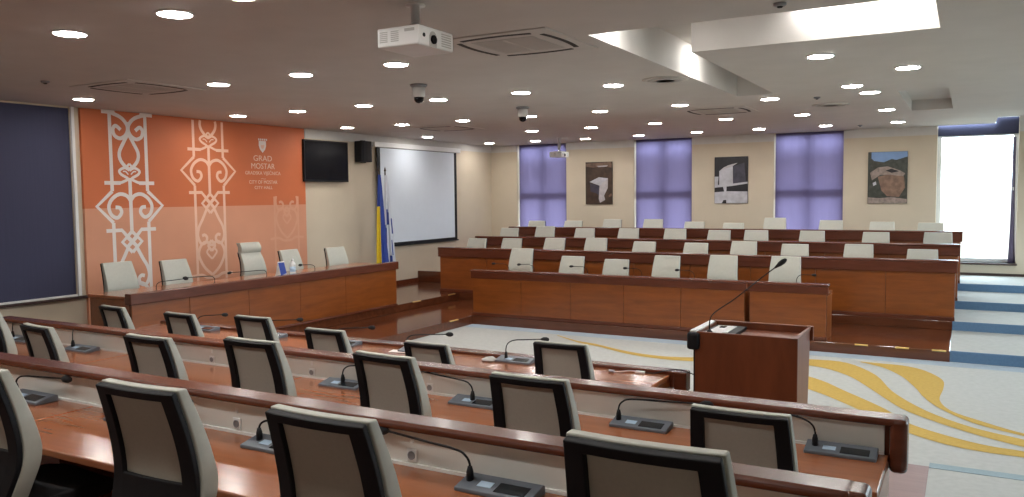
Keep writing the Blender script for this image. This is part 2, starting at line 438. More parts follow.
# left window: wide dark blind over an unseen panel added to keep daylight out
t = thing('roller_blind', 'wide dark blue roller blind on the left wall beside the orange banner', 'blind', (XW, 0, 0))
mb = MB(); mb.face([(-.02, LW[0]+.02, .79), (-.02, LW[1]-.0, .79), (-.02, LW[1]-.0, 3.185), (-.02, LW[0]+.02, 3.185)]); mb.build('blind_fabric', M['blind_dark'], t)
MB().box(-.03, .012, LW[0]+.02, LW[1]-.0, .775, .80).build('bottom_bar', M['white'], t, .003)
o = struct(MB().box(XW-.2, XW-.12, LW[0], LW[1], LW[2], LW[3]).build('window_8', M['white_paint']))
slab('windowsill_8', XW-.12, XW+.05, LW[0]-.05, LW[1]+.13, .745, .775, M['brown_sill'])
slab('trim_7', XW, XW+.03, LW[1]+.005, LW[1]+.045, .78, ZC-.002, M['white_paint'])

# ------------------------------------------------------------------ banner with lattice print
t = thing('wall_banner', 'large orange banner with white lattice ornament and city crest lettering', 'banner', (XW, 0, 0))
BX = .045
MB().box(.002, BX, 6.42, 10.43, 1.895, ZC-.006).build('upper_print', M['banner_hi'], t)['label'] = 'burnt orange upper field'
MB().box(.002, BX, 6.42, 10.43, P2+.01, 1.895).build('lower_print', M['banner_lo'], t)['label'] = 'pale salmon lower field'
def motif(name, cy, dz, m, zlo, zhi, w=.042):
    mb = MB(); lev = [0]; wf = lambda u, v, h: (BX+.0001+lev[0]*.00001+h, u, v)
    def put(pts, sm=True, ww=w, mirror=True, close=False):
        P = smooth_curve(pts, 6) if sm else [Vector(p) for p in pts]
        for sgn in ((1, -1) if mirror else (1,)):
            run = []
            for p in P+[None]:
                ok = p is not None and zlo <= p[1]+dz <= zhi
                if ok: run.append((cy+sgn*p[0], p[1]+dz))
                else:
                    lev[0] += 1
                    if len(run) > 1: mb.ribbon(run, ww, wf, None, .0002)
                    run = []
    def rail(x, z0, z1):
        n = max(2, int(abs(z1-z0)/.04)); put([(x, z0+(z1-z0)*i/n) for i in range(n+1)], False)
    rail(.266, 3.4, 2.12); rail(.266, 1.70, -.2)
    put([(.38, 3.165), (.28, 3.165)], False)                        # top bar
    put([(.28, 3.165), (.20, 3.175), (.13, 3.21), (.08, 3.28)])
    put([(.27, 3.165), (.11, 3.11), (.025, 3.03), (.004, 2.95), (.04, 2.87), (.12, 2.825), (.20, 2.86), (.222, 2.94), (.18, 2.99), (.11, 2.94)])
    put([(0, 3.30), (0, 3.05), (0, 2.87)], False, mirror=False)
    put([(.01, 2.88), (.075, 2.77), (.14, 2.64), (.125, 2.53), (.03, 2.42)])            # drop
    put([(0, 2.49), (.03, 2.455), (.0, 2.42)], True, w*.6)
    put([(0, 2.40), (.07, 2.435), (.15, 2.395), (.125, 2.345), (.03, 2.29), (.08, 2.255), (.15, 2.23)], True, w*.75)
    put([(.02, 2.345), (.06, 2.385), (.10, 2.385)], True, w*.35)
    put([(.375, 2.23), (.14, 2.23)], False)
    put([(0, 2.30), (0, 2.1), (0, 1.9), (0, 1.58)], False, w*1.05, mirror=False)
    put([(.266, 2.12), (.495, 1.92), (.266, 1.70)], False)
    put([(0, 1.99), (.06, 2.06), (.165, 2.08), (.27, 2.02), (.325, 1.92), (.295, 1.81), (.21, 1.765), (.145, 1.83), (.165, 1.895), (.23, 1.905)])
    put([(.375, 1.595), (.15, 1.597), (.07, 1.51), (-.075, 1.365)], False)
    put([(0, 1.575), (.148, 1.435), (0, 1.29)], False)
    put([(.075, 1.50), (-.075, 1.365)], False)
    put([(.07, 1.35), (.15, 1.20), (.22, 1.08), (.242, .95), (.19, .84), (.11, .85), (.08, .92), (.12, .965), (.17, .955)])
    put([(.0, .80), (.10, .86), (.20, .80), (.235, .66), (.14, .48), (.0, .36)])
    put([(.0, .88), (.06, .80), (.0, .72)]); put([(.0, .60), (.09, .70), (.05, .76)], True, w*.7)
    put([(.38, .36), (.2, .37), (.1, .33), (0, .32)])
    mb.build(name, m, t)
motif('lattice_print', 7.085, 0, M['orn_white'], P2+.03, ZC-.008, .05)
motif('lattice_print', 8.41, .505, M['orn_pale'], P2+.03, ZC-.008, .045)
motif('lattice_print', 9.97, .98, M['orn_faint'], P2+.03, 2.06, .04)
def letters(txt, y, z, size, width=None):
    cu = bpy.data.curves.new('lettering', 'FONT'); cu.body = txt; cu.size = size; cu.align_x = 'CENTER'; cu.extrude = .0008
    o = bpy.data.objects.new('lettering', cu); C.objects.link(o); o.parent = t
    o.rotation_euler = (PI/2, 0, PI/2); o.location = (BX+.0015, y, z); cu.materials.append(M['text'])
    bpy.context.view_layer.update()
    k = width/o.dimensions.x if width and o.dimensions.x > 0 else 1
    me = bpy.data.meshes.new_from_object(o.evaluated_get(bpy.context.evaluated_depsgraph_get()))
    for v in me.vertices: v.co.x *= k
    n = bpy.data.objects.new('lettering', me); C.objects.link(n); n.parent = t
    n.rotation_euler = o.rotation_euler; n.location = o.location
    bpy.data.objects.remove(o); n.name = 'lettering'
    return n
letters('GRAD', 9.48, 2.605, .125, .39); letters('MOSTAR', 9.48, 2.48, .125, .50)
letters('GRADSKA VIJEĆNICA', 9.48, 2.385, .078, .75); letters('~', 9.48, 2.30, .07, .10)
letters('CITY OF MOSTAR', 9.48, 2.24, .078, .60); letters('CITY HALL', 9.48, 2.155, .07, .38)
mb = MB()      # crest
wf = lambda u, v, h=0: (BX+.001+h, u, v)
sh = [(-.075, 2.925), (.075, 2.925), (.078, 2.85), (.055, 2.79), (0, 2.735), (-.055, 2.79), (-.078, 2.85)]
mb.prism([wf(9.48+a, b) for a, b in sh], (.002, 0, 0), M['orn_white'])
for k in range(5): mb.prism([wf(9.48-.085+.04*k, 2.932), wf(9.48-.06+.04*k, 2.932), wf(9.48-.06+.04*k, 2.962), wf(9.48-.085+.04*k, 2.962)], (.002, 0, 0), M['orn_white'])
mb.prism([wf(9.48+a, b, .0021) for a, b in ((-.04, 2.86), (.04, 2.86), (.03, 2.82), (0, 2.79), (-.03, 2.82))], (.001, 0, 0), M['orn_pale'])
mb.build('crest', None, t)

# ------------------------------------------------------------------ furniture: desks
RAIL_D = .12
def bench(label, L, loc, rz, zf, zd, zr, rail_h, depth=.52, pitch=.9, plinth=.0, seams=None, group=None, rails=True, over=.03, endcap=(), lip=.145, plinth_out=.05, gap_left=False):
    """local frame: front plane y=0 facing -y, seats on +y, x from 0 to L; zf floor of the panels, zd worktop, zr rail top (all absolute)"""
    t = thing('bench_desk', label, 'desk', (loc[0], loc[1], 0), rz, group)
    if seams is None:
        n = max(1, round(L/pitch)); seams = [L*i/n for i in range(n+1)]
    for a, b in zip(seams, seams[1:]):
        MB().box(a+.003, b-.003, 0, .022, zf+plinth, zr-.03).build('front_panel', M['wood_panel'], t, .003)
    MB().box(0, L, .022, .036, zf, zr-.03).build('backing_board', M['wood_rail'], t)
    if plinth: MB().box(-.005, L+.005, -.02, .03, zf, zf+plinth).build('plinth', M['wood_rail'], t, .008, 3)
    # rail: rounded beam whose front drops over the panels
    if zr-zd > .06:
        MB().box(-.03, L+.03, -over-.012, RAIL_D-over, zr-.035, zr).build('rail_cap', M['wood_rail'], t, .016, 4)
        MB().box(-.026, L+.026, -over, -.001, zr-rail_h, zr-.03).build('rail_apron', M['wood_rail'], t, .008, 3)
        MB().box(.02, L-.02, .036, .052, zd-.02, zr-.034).build('cable_panel', M['grey_lam'], t)['label'] = 'pale grey panel under the rail'
        MB().box(.02, L-.02, .052, .064, zd, zd+.012).build('edge_strip', M['paper'], t)
        y0 = .052
    else:
        MB().box(-.03, L+.03, -over-.012, .075, zr-rail_h, zr).build('rail_cap', M['wood_rail'], t, .012, 4)
        y0 = .075
    mb = MB(); n = max(1, round(L/1.87))
    for i in range(n): mb.box(L*i/n+.0015, L*(i+1)/n-.0015, y0, depth, zd-.035, zd)
    mb.build('worktop', M['wood_top'], t, .008, 3)
    for x in (0, L-.03):
        MB().box(x, x+.03, .036, depth-.04, zf, zd-.035).build('end_panel', M['wood_panel'], t, .003)
    k = max(1, round(L/1.87))
    for i in range(1, k):
        MB().box(L*i/k-.012, L*i/k+.012, .04, depth-.33, zf, zd-.036).build('support_panel', M['wood_rail'], t)
    for x, s in endcap:      # rail turning down at the end
        prof = [(x, y, z) for y, z in ((-over-.012, zr), (RAIL_D-over, zr), (RAIL_D-over, zr-.215), (RAIL_D-over-.03, zr-.25), (-over+.018, zr-.25), (-over-.012, zr-.215))]
        MB().prism(prof, (s*.074, 0, 0)).build('rail_end', M['wood_rail'], t, .026, 5)
    return t

rows_group = 'veneered council benches in rows'
# far side
BL = [-6.77, -5.905, -5.07, -4.24, -3.405, -2.54]
b1 = bench('long front veneered bench across the carpet, nearest of the far benches', 4.23, (-6.77, 10.78), 0, P1, .72, .85, .13, plinth=.045, seams=[x+6.77 for x in BL], over=.02)
bench('short single-seat bench at the right end of the front bench', .955, (-2.475, 10.78), 0, P1, .72, .85, .13, plinth=.045, seams=[0, .955], over=.02)
S2 = [0, 1.0, 1.93, 2.86, 3.79, 4.72, 5.65, 6.58, 7.51, 8.36]
bench('veneered bench second from the front on the far side, above the steps', 8.36, (-8.48, 12.38), 0, P2, .945, 1.075, .175, plinth=.055, seams=S2)
bench('veneered bench third from the front on the far side', 8.40, (-8.50, 13.72), 0, P3, 1.08, 1.215, .175, plinth=.05)
bench('rearmost veneered bench on the far side, nearest the purple blinds', 8.45, (-8.53, 15.13), 0, P4, 1.215, 1.35, .175, plinth=.05)
# foreground
D1 = bench('low veneered desk row beside the carpet, ending at the lectern', 5.46, (-1.815, 5.58), PI, .004, .72, .745, .12, depth=.47)
MB().box(-.115, -.025, -.042, .075, .60, .745).build('rail_end', M['wood_rail'], D1, .012, 4)
D2 = bench('middle veneered desk row in the foreground, with a rounded rail', 7.0, (-.28, 3.965), PI, F2, .83, 1.0, .12, depth=.57, endcap=((-.075, 1),))
D3 = bench('nearest veneered desk row in the foreground, with a rounded rail', 7.0, (-.30, 2.525), PI, F3, .97, 1.145, .12, depth=.585, endcap=((-.075, 1),))
def socket(parent, xw, ox, oz, yloc, zsock):
    x = ox-xw
    s = MB().box(x-.024, x+.024, yloc, yloc+.008, zsock-.026, zsock+.026).build('power_socket', M['white'], parent, .004)
    MB().lathe([(.017, 0), (.017, .0035), (.013, .004), (.012, .001)], (x, yloc+.0075, zsock), 16, None, 'Y').build('socket_well', M['grey_steel'], s)
    MB().box(x-.007, x+.007, yloc, yloc+.005, zsock+.045, zsock+.072).build('switch', M['white'], parent, .002)
for x in (-4.64, -3.70, -2.765, -1.83): socket(D2, x, -.28, 0, .0525, .868)
for x in (-3.72, -2.785, -1.835): socket(D3, x, -.30, 0, .0525, 1.013)
# head table on the stage (front faces +x)
HT = bench('long head table on the stage in front of the orange banner', 4.77, (-8.03, 5.70), PI/2, P2, .925, .965, .125, depth=.78, seams=[0, .77, 1.68, 2.60, 3.54, 4.77], plinth=.03, over=.02)

# brass step lights
sl = [(-.647, 10.715, P1), (-.253, 10.715, P1), (-1.10, 10.715, P1)]
names = ['brass step light on the far wooden step, middle of three', 'brass step light on the far wooden step, nearest the blue stairs', 'brass step light on the far wooden step, nearest the bench corner']
for (x, y, z), l in zip(sl, names):
    tag(MB().box(x-.075, x+.075, y-.012, y+.012, z-.012, z+.004).build('step_light', M['brass'], None, .003), l, 'light')
for (x, y, z, l) in ((-6.75, 10.20, P1, 'brass step light on the lower stage step by the carpet corner'), (-8.05, 11.04, P2, 'brass step light on the stage edge just past the head table'), (-8.05, 12.10, P2, 'brass step light on the stage edge near the second bench')):
    tag(MB().box(x-.012, x+.012, y-.11, y+.11, z-.012, z+.004).build('step_light', M['brass'], None, .003), l, 'light')

# ------------------------------------------------------------------ chairs
BACK = [(-.250, .455, .180), (-.232, .52, .198), (-.205, .60, .209), (-.196, .67, .210), (-.203, .75, .207), (-.221, .84, .203), (-.246, .93, .197), (-.268, 1.0, .192)]
def slab_rows(prof, dy0, dy1, grow=0, bow=.014, zadd=0, n=8, swell=0):
    """closed loops across the back: rear skin at y+dy0, front skin at y+dy1"""
    rows = []
    for y, z, w in smooth_curve(prof, 4):
        w += grow; row = []
        for k in range(n+1):
            u = -1+2*k/n; row.append((u*w, y+dy0+bow*(u*u), z+zadd))
        for k in range(n, -1, -1):
            u = -1+2*k/n; row.append((u*w, y+dy1+swell*min(1, max(0, 1.0-z)/.33)+bow*(u*u), z+zadd))
        rows.append(row)
    return rows
def make_chair(name, label, prof=BACK, headrest=False):
    t = thing(name, label, 'chair')
    up = []
    p = list(prof)
    o = MB().grid(slab_rows(p, .014, .052, .003, zadd=.008, swell=.034)).build('back_cushion', M['cream'], t, .006, 3); o['label'] = 'cream leather front and edge of the back'; up.append(o)
    # rear frame: border around an inset panel
    mb = MB(); q = smooth_curve(p, 4); bow = .014
    def pt(u, i, d): y, z, w = q[i]; return (u*(w-.002), y+d+bow*u*u, z)
    iu = [-1, -.71, -.36, 0, .36, .71, 1]; N = len(q); lo = 12; hi = N-3
    def quad(i0, i1, u0, u1, d=0): mb.face([pt(u0, i0, d), pt(u1, i0, d), pt(u1, i1, d), pt(u0, i1, d)])
    for i in range(N-1):
        for u0, u1 in zip(iu, iu[1:]):
            if lo <= i < hi and -.72 < u0 and u1 < .72: continue
            quad(i, i+1, u0, u1)
    bmesh.ops.remove_doubles(mb.bm, verts=mb.bm.verts, dist=1e-5)
    bmesh.ops.recalc_face_normals(mb.bm, faces=mb.bm.faces)
    o = mb.build('back_frame', M['black'], t)
    s = o.modifiers.new('thick', 'SOLIDIFY'); s.thickness = .024; s.offset = 0
    b = o.modifiers.new('bevel', 'BEVEL'); b.width = .004; b.segments = 2; b.limit_method = 'ANGLE'
    up.append(o)
    mb = MB()
    for i in range(lo, hi):
        for u0, u1 in zip(iu[1:-1], iu[2:-1]): quad(i, i+1, u0, u1, .010)
    bmesh.ops.remove_doubles(mb.bm, verts=mb.bm.verts, dist=1e-5)
    o = mb.build('rear_panel', M['taupe'], t); s = o.modifiers.new('thick', 'SOLIDIFY'); s.thickness = .01; s.offset = 0
    o['label'] = 'taupe inset of the back'; up.append(o)
    if headrest:
        rows = []
        yy, zz, ww = prof[-1]
        for k in range(13):
            f = k/12; z = zz-.03+.16*f; rows.append((yy-.012*f+.032*math.sin(PI*min(1, f*1.05))*1, z, .188-.010*abs(f-.4)))
        o = MB().grid(slab_rows(rows, -.02, .058, 0, .014)).build('headrest', M['cream'], t, .012, 3); up.append(o)
    # seat
    rows = []
    for k in range(9):
        f = k/8; y = -.20+.46*f; w = .235-.02*abs(f-.5)*2; zt = .455+.012*math.cos((f-.4)*3)-(.03*max(0, f-.8)/.2); row = []
        for j in range(9): u = -1+2*j/8; row.append((u*w, y, zt-.008*(1-u*u)))
        for j in range(8, -1, -1): u = -1+2*j/8; row.append((u*w, y, .40))
        rows.append(row)
    up.append(MB().grid(rows).build('seat', M['black_fab'], t, .014, 3))
    up.append(MB().box(-.19, .19, -.18, .20, .382, .402).build('seat_pan', M['black'], t, .008))
    mb = MB(); mb.box(-.07, .07, -.12, .12, .335, .385); mb.tube([(0, -.10, .36), (0, -.24, .36), (0, -.275, .40), (0, -.255, .52)], .022, 8)
    up.append(mb.build('tilt_mechanism', M['black'], t, .004))
    o = MB().lathe([(.028, .085), (.028, .22), (.018, .221), (.018, .345)], (0, 0, 0), 16).build('gas_column', M['black'], t)
    mb = MB(); mb.lathe([(.05, .06), (.05, .10), (.04, .115)], (0, 0, 0), 16)
    for k in range(5):
        a = 2*PI*k/5+.3; mb.tube([(.03*math.cos(a), .03*math.sin(a), .09), (.16*math.cos(a), .16*math.sin(a), .085), (.29*math.cos(a), .29*math.sin(a), .062)], [.026, .021, .015], 8)
    mb.build('star_base', M['black'], t)
    for k in range(5):
        a = 2*PI*k/5+.3
        MB().lathe([(.022, -.022), (.027, -.016), (.027, .016), (.022, .022)], (.29*math.cos(a), .29*math.sin(a), .0275), 14, None, 'X').build('caster', M['black'], t)
    return t, [o.name for o in up]
LIFTED = {'back_cushion', 'back_frame', 'rear_panel', 'headrest', 'seat', 'seat_pan', 'tilt_mechanism'}
def adjust(t, dz):
    for c in t.children:
        b = c.name.split('.')[0]
        if b in LIFTED: c.location.z = dz
        if b == 'gas_column': c.scale.z = (.345+dz)/.345
proto, _ = make_chair('office_chair', 'x')
first = [True]
def chair(x, y, zf, ztop, rz, label, group, tilt=0):
    t = proto if first[0] else dup(proto, (0, 0, 0), 0)
    first[0] = False
    t.location = (x, y, zf); t.rotation_euler = (0, 0, rz); t['label'] = label; t['group'] = group
    adjust(t, ztop-zf-1.012)
    return t
def rowlabel(n, k, desc, side='left'):
    return f'cream and black office chair, {ORD[k]} from the left {desc}'
# x given at the top of the back; the back top sits .25 m behind the chair origin
bk = .25
R3 = [(-3.47, 1.74, 1.345, -3), (-2.462, 1.75, 1.372, 2), (-1.668, 1.77, 1.366, 0), (-.648, 1.75, 1.428, 1)]
for k, (x, y, z, a) in enumerate(R3):
    a = math.radians(a); chair(x-bk*math.sin(a), y+bk*math.cos(a), F3, z, a, rowlabel(4, k, 'at the nearest desk row'), 'chairs at the nearest desk row')
R2 = [(-6.40, 3.28, 1.19, 0), (-5.74, 3.3, 1.115, -7), (-4.395, 3.2, 1.156, 0), (-3.52, 3.22, 1.20, 0), (-2.65, 3.31, 1.175, -4), (-1.74, 3.22, 1.168, 0), (-.775, 3.2, 1.132, 1)]
for k, (x, y, z, a) in enumerate(R2):
    a = math.radians(a); chair(x-bk*math.sin(a), y+bk*math.cos(a), F2, z+.011, a, rowlabel(7, k, 'at the middle foreground desk row'), 'chairs at the middle desk row')
R1 = [(-7.275, 4.93, .961, -6), (-6.295, 4.93, .953, -3), (-5.355, 4.93, .983, 0), (-4.535, 4.93, .93, 0), (-3.545, 4.95, .896, -2), (-2.41, 4.93, .989, 1)]
for k, (x, y, z, a) in enumerate(R1):
    a = math.radians(a); chair(x-bk*math.sin(a), y+bk*math.cos(a), .004, z+.011, a, rowlabel(6, k, 'at the low desk by the carpet'), 'chairs at the low desk row')
c1 = [(-6.382, 1.141), (-5.471, 1.036), (-4.713, 1.008), (-3.915, 1.087), (-3.059, 1.114), (-2.193, 1.122)]
c2 = [(-8.12, 1.208), (-7.351, 1.221), (-6.477, 1.24), (-5.66, 1.255), (-4.782, 1.206), (-3.889, 1.202), (-3.1, 1.241), (-2.309, 1.214), (-1.411, 1.229), (-.555, 1.171)]
c3 = [(-8.161, 1.352), (-7.333, 1.394), (-6.478, 1.362), (-5.577, 1.371), (-4.656, 1.371), (-3.869, 1.356), (-3.199, 1.363), (-2.284, 1.363), (-1.298, 1.352), (-.401, 1.356)]
c4 = [(-8.244, 1.456), (-7.35, 1.461), (-6.467, 1.498), (-5.564, 1.502), (-4.709, 1.456), (-3.946, 1.439), (-3.161, 1.541), (-2.178, 1.499), (-1.326, 1.476), (-.552, 1.464)]
for y, zf, L, d in ((11.75, P1, c1, 'behind the front far bench'), (13.15, P2, c2, 'behind the second far bench'), (14.5, P3, c3, 'behind the third far bench'), (15.85, P4, c4, 'behind the rearmost far bench')):
    for k, (x, z) in enumerate(L):
        chair(x, y-bk, zf, z, PI+random.uniform(-.06, .06), f'cream office chair facing the camera, {ORD[k]} from the left {d}', 'chairs '+d)
hc = [(6.33, 1.24, 0), (7.15, 1.21, 0), (9.24, 1.21, .05), (10.3, 1.185, -.12)]
hl = ['cream office chair at the head table, in front of the white lattice', 'cream office chair at the head table, between the two lattice prints', 'cream office chair behind the bottle and blue card on the head table', 'cream office chair at the far end of the head table, turned sideways']
for (y, z, a), l in zip(hc, hl):
    chair(-9.2+bk*math.cos(a), y+bk*math.sin(a), P2, z, -PI/2+a, l, 'chairs behind the head table')
EX = [(-.262, .455, .19), (-.240, .52, .205), (-.205, .60, .212), (-.193, .67, .208), (-.202, .75, .202), (-.222, .84, .195), (-.25, .90, .19), (-.265, .96, .187)]
ex, _ = make_chair('executive_chair', 'tall cream executive chair with a rolled headrest at the head table', EX, True)
ex.location = (-8.95, 8.46, P2); ex.rotation_euler = (0, 0, -PI/2); adjust(ex, .02)

# ------------------------------------------------------------------ conference microphones
def mic(x, y, z, ang, reach, h, label, group, base=True, rz=0, off=-.10, drop=.0, small=False):
    t = thing('conference_microphone', label, 'microphone', (x, y, z), rz, group)
    if base:
        prof = [(-.06, 0), (.06, 0), (.06, .030), (.045, .036), (-.06, .014)]
        o = MB().prism([(-.15, a, b) for a, b in prof], (.30, 0, 0)).build('console', M['mic_base'], t, .003)
        MB().prism([(-.0, -.045, .0172), (-.0, .028, .0305), (.12, .028, .0305), (.12, -.045, .0172)], (0, -.0002, .0015)).build('display', M['mic_screen'], o)
        MB().prism([(-.075, -.03, .0199), (-.075, .005, .0263), (-.02, .005, .0263), (-.02, -.03, .0199)], (0, -.0003, .002)).build('speak_key', M['mic_key'], o)
        z0 = .025
    else:
        MB().lathe([(.024, 0), (.024, .006), (.012, .012)], (0, 0, 0), 14).build('mount', M['black'], t); z0 = .005; off = 0
    c, s = math.cos(ang), math.sin(ang)
    if base: MB().lathe([(.014, z0-.004), (.013, z0+.03), (.008, z0+.05)], (off, 0, 0), 12).build('gooseneck_collar', M['black'], t)
    pts = [(off, 0, z0), (off, 0, z0+h*.55), (off+c*.02, s*.02, z0+h*.85), (off+c*.07, s*.07, z0+h), (off+c*reach*.6, s*reach*.6, z0+h+.004-drop*.5), (off+c*reach, s*reach, z0+h+.008-drop)]
    MB().tube(smooth_curve(pts, 6), .0045, 8).build('gooseneck', M['black'], t)
    e = Vector(pts[-1]); d = Vector((c, s, -.05)).normalized()
    MB().tube([e-d*.01, e, e+d*.012, e+d*.035, e+d*.05, e+d*.056], [.006, .012, .018, .019, .013, .004], 12).build('windscreen', M['black_fab'], t)
    return t
g3, g2, g1 = 'microphones on the nearest desk row', 'microphones on the middle desk row', 'microphones on the low desk row'
mic(-4.22, 2.39, .97, .12, .35, .095, 'grey microphone console with its neck bent right, far left on the nearest desk', g3, off=-.12)
mic(-3.36, 2.38, .97, .08, .40, .09, 'microphone console half hidden by the second chair at the nearest desk', g3)
mic(-2.46, 2.385, .97, .1, .24, .09, 'microphone console behind the third chair at the nearest desk', g3)
mic(-1.40, 2.385, .97, 3.0, .42, .098, 'microphone console in the near centre with its neck bent left', g3, off=-.12)
mic(-6.92, 3.86, .83, 2.6, .2, .1, 'microphone console at the far left of the middle desk', g2)
mic(-6.02, 3.82, .83, 2.5, .22, .12, 'microphone console right of the second chair on the middle desk', g2)
mic(-5.10, 3.82, .83, 2.7, .30, .12, 'microphone console hidden behind the third chair on the middle desk', g2)
mic(-3.36, 3.82, .83, .15, .34, .11, 'microphone console left of the fifth chair on the middle desk', g2, off=.0)
mic(-2.39, 3.82, .83, 2.95, .42, .10, 'microphone console left of the sixth chair on the middle desk', g2, off=-.02)
mic(-1.41, 3.82, .83, .12, .42, .11, 'microphone console left of the last chair on the middle desk', g2, off=-.12)
mic(-.47, 3.83, .83, 2.75, .26, .11, 'microphone console at the right end of the middle desk', g2, off=-.11)
mic(-6.50, 5.40, .72, .5, .25, .11, 'microphone console between the second and third chairs on the low desk', g1)
mic(-5.60, 5.40, .72, .5, .32, .12, 'microphone console right of the third chair on the low desk', g1)
mic(-4.72, 5.40, .72, .45, .30, .11, 'microphone console right of the fourth chair on the low desk', g1)
mic(-3.95, 5.40, .72, .42, .34, .11, 'microphone console behind the fifth chair on the low desk, neck over the carpet', g1)
mic(-3.02, 5.41, .72, .42, .28, .14, 'microphone console beside the last chair on the low desk', g1, off=-.08)
for k, (x, a) in enumerate(((-6.32, -2.7), (-5.86, -2.7), (-4.96, -2.8), (-4.10, -2.9), (-3.32, -2.9), (-1.95, -.3))):
    mic(x, 11.15, .72, a, .22, .20, f'thin gooseneck microphone, {ORD[k]} from the left on the front far bench', 'microphones on the front far bench', False)
for k, (y, a, r) in enumerate(((6.25, 1.45, .36), (7.10, -1.7, .38), (7.98, -1.68, .56), (8.92, -1.8, .22))):
    mic(-8.33, y, .925, a, r, .10, f'thin gooseneck microphone, {ORD[k]} from the left on the head table', 'microphones on the head table', False)

# ------------------------------------------------------------------ things on the desks
def sheet(x, y, z, w, d, rz, label, cat='paper', name='paper_sheet'):
    o = MB().box(-w/2, w/2, -d/2, d/2, 0, .002).build(name, M['paper'], None); o.location = (x, y, z); o.rotation_euler = (0, 0, rz)
    return tag(o, label, cat)
sheet(-8.16, 6.45, .9255, .21, .30, .05, 'white paper sheet on the near end of the head table')
sheet(-8.22, 8.30, .9255, .21, .42, .05, 'white paper under the bottle and blue card on the head table')
sheet(-8.22, 9.92, .9255, .21, .30, .05, 'white paper sheet at the far end of the head table')
sheet(-4.10, 5.36, .7205, .15, .10, .2, 'small white paper slip on the low desk between the fourth and fifth chairs')
t = thing('tent_card', 'blue and white folded card standing on the head table beside the bottle', 'card', (-8.29, 8.21, .928))
MB().prism([(-.05, -.06, 0), (.05, -.06, 0), (.0, -.06, .20)], (0, .12, 0), M['paper']).build('folded_card', M['paper'], t)
MB().prism([(.048, -.055, .012), (.048, .055, .03), (.004, .055, .185), (.004, -.055, .185)], (.0018, 0, .0006)).build('blue_print', M['flag_blue'], t)
t = thing('sanitiser_bottle', 'white bottle with a blue label standing on the head table', 'bottle', (-8.22, 8.36, .928))
MB().lathe([(.035, 0), (.042, .01), (.042, .15), (.035, .175), (.016, .19), (.016, .20)], (0, 0, 0), 20).build('body', M['white'], t)
MB().lathe([(.017, .20), (.017, .225), (.008, .228), (.008, .25)], (0, 0, 0), 16).build('pump_cap', M['white'], t)
MB().lathe([(.0426, .05), (.0426, .12)], (0, 0, 0), 20).build('bottle_label', M['mic_key'], t)
# crumpled tissue
mb = MB(); bmesh.ops.create_icosphere(mb.bm, subdivisions=2, radius=.06)
for v in mb.bm.verts: v.co = Vector((v.co.x*random.uniform(.8, 1.3), v.co.y*random.uniform(.6, 1.1), max(0, v.co.z*random.uniform(.2, .5)+.01)))
o = mb.build('crumpled_tissue', M['grille']); o.location = (-3.22, 5.36, .7205); tag(o, 'crumpled clear white tissue on the low desk left of the last microphone', 'tissue')
# white adapter cable on the low desk
t = thing('adapter_cable', 'black and white adapter cable lying on the low desk beside the lectern', 'cable', (-2.2, 5.40, .7205))
MB().tube(smooth_curve([(0, 0, .006), (.05, .02, .008), (.10, .05, .012), (.15, .07, .008)], 6), .004, 8).build('white_lead', M['white'], t)
MB().box(.14, .21, .055, .085, 0, .014).build('plug_housing', M['white'], t, .003)
MB().lathe([(.010, -.02), (.010, .02)], (-.015, -.005, .010), 10, None, 'X').build('plug', M['grey_steel'], t)
MB().tube(smooth_curve([(.21, .07, .007), (.28, .08, .007), (.36, .10, .03), (.46, .10, .045), (.56, .10, .02)], 6), .004, 8).build('black_lead', M['black'], t)

# ------------------------------------------------------------------ lectern
t = thing('lectern', 'dark red-brown wooden lectern with a tray top and long microphone', 'lectern', (-1.62, 5.45, 0))
W = .70; D = .50; Z = 1.055
MB().box(.0, W-.02, .0, .022, .02, Z).build('front_panel', M['wood_lect'], t, .003)
for x in (0, W-.044):
    MB().prism([(x, .022, .02), (x, D-.15, .02), (x, D-.002, Z), (x, .022, Z)], (.022, 0, 0)).build('side_panel', M['wood_lect'], t, .003)
MB().box(.022, W-.044, D-.16, D-.138, .02, Z-.06).build('rear_panel', M['wood_lect'], t, .003)
MB().box(.022, W-.044, .022, D-.02, Z-.06, Z-.04).build('tray_board', M['wood_lect'], t)
MB().box(.0, W+.0, D-.02, D+.002, Z-.09, Z+.012).build('rear_rim', M['wood_lect'], t, .004)
MB().prism([(W-.03, .0, Z), (W-.03, .0, Z-.02), (W-.015, D-.02, Z-.014), (W-.015, D-.02, Z+.008)], (-.02, 0, 0)).build('right_rim', M['wood_lect'], t, .003)
MB().box(-.034, .012, -.005, D, Z-.025, Z+.008).build('left_rim', M['alu'], t, .004)
MB().box(-.05, .035, -.035, .05, Z-.125, Z-.005).build('side_cap', M['black'], t, .02, 3)
MB().box(.03, W-.06, .02, D-.03, .0, .06).build('base_plinth', M['wood_lect'], t, .004)
o = MB().box(.03, .25, .05, D-.05, Z-.04, Z-.015).build('control_panel', M['black'], t, .003)
MB().box(.06, .19, .12, .40, Z-.015, Z-.011).build('touch_plate', M['alu'], o)
MB().box(.09, .13, .30, .36, Z-.011, Z-.007).build('key', M['mic_screen'], o)
MB().box(.045, .16, .055, .115, Z-.0148, Z-.0135).build('note_slip', M['paper'], o)
MB().box(.19, .30, .04, .10, Z-.04, Z-.030).build('note_card', M['paper'], t, .002)
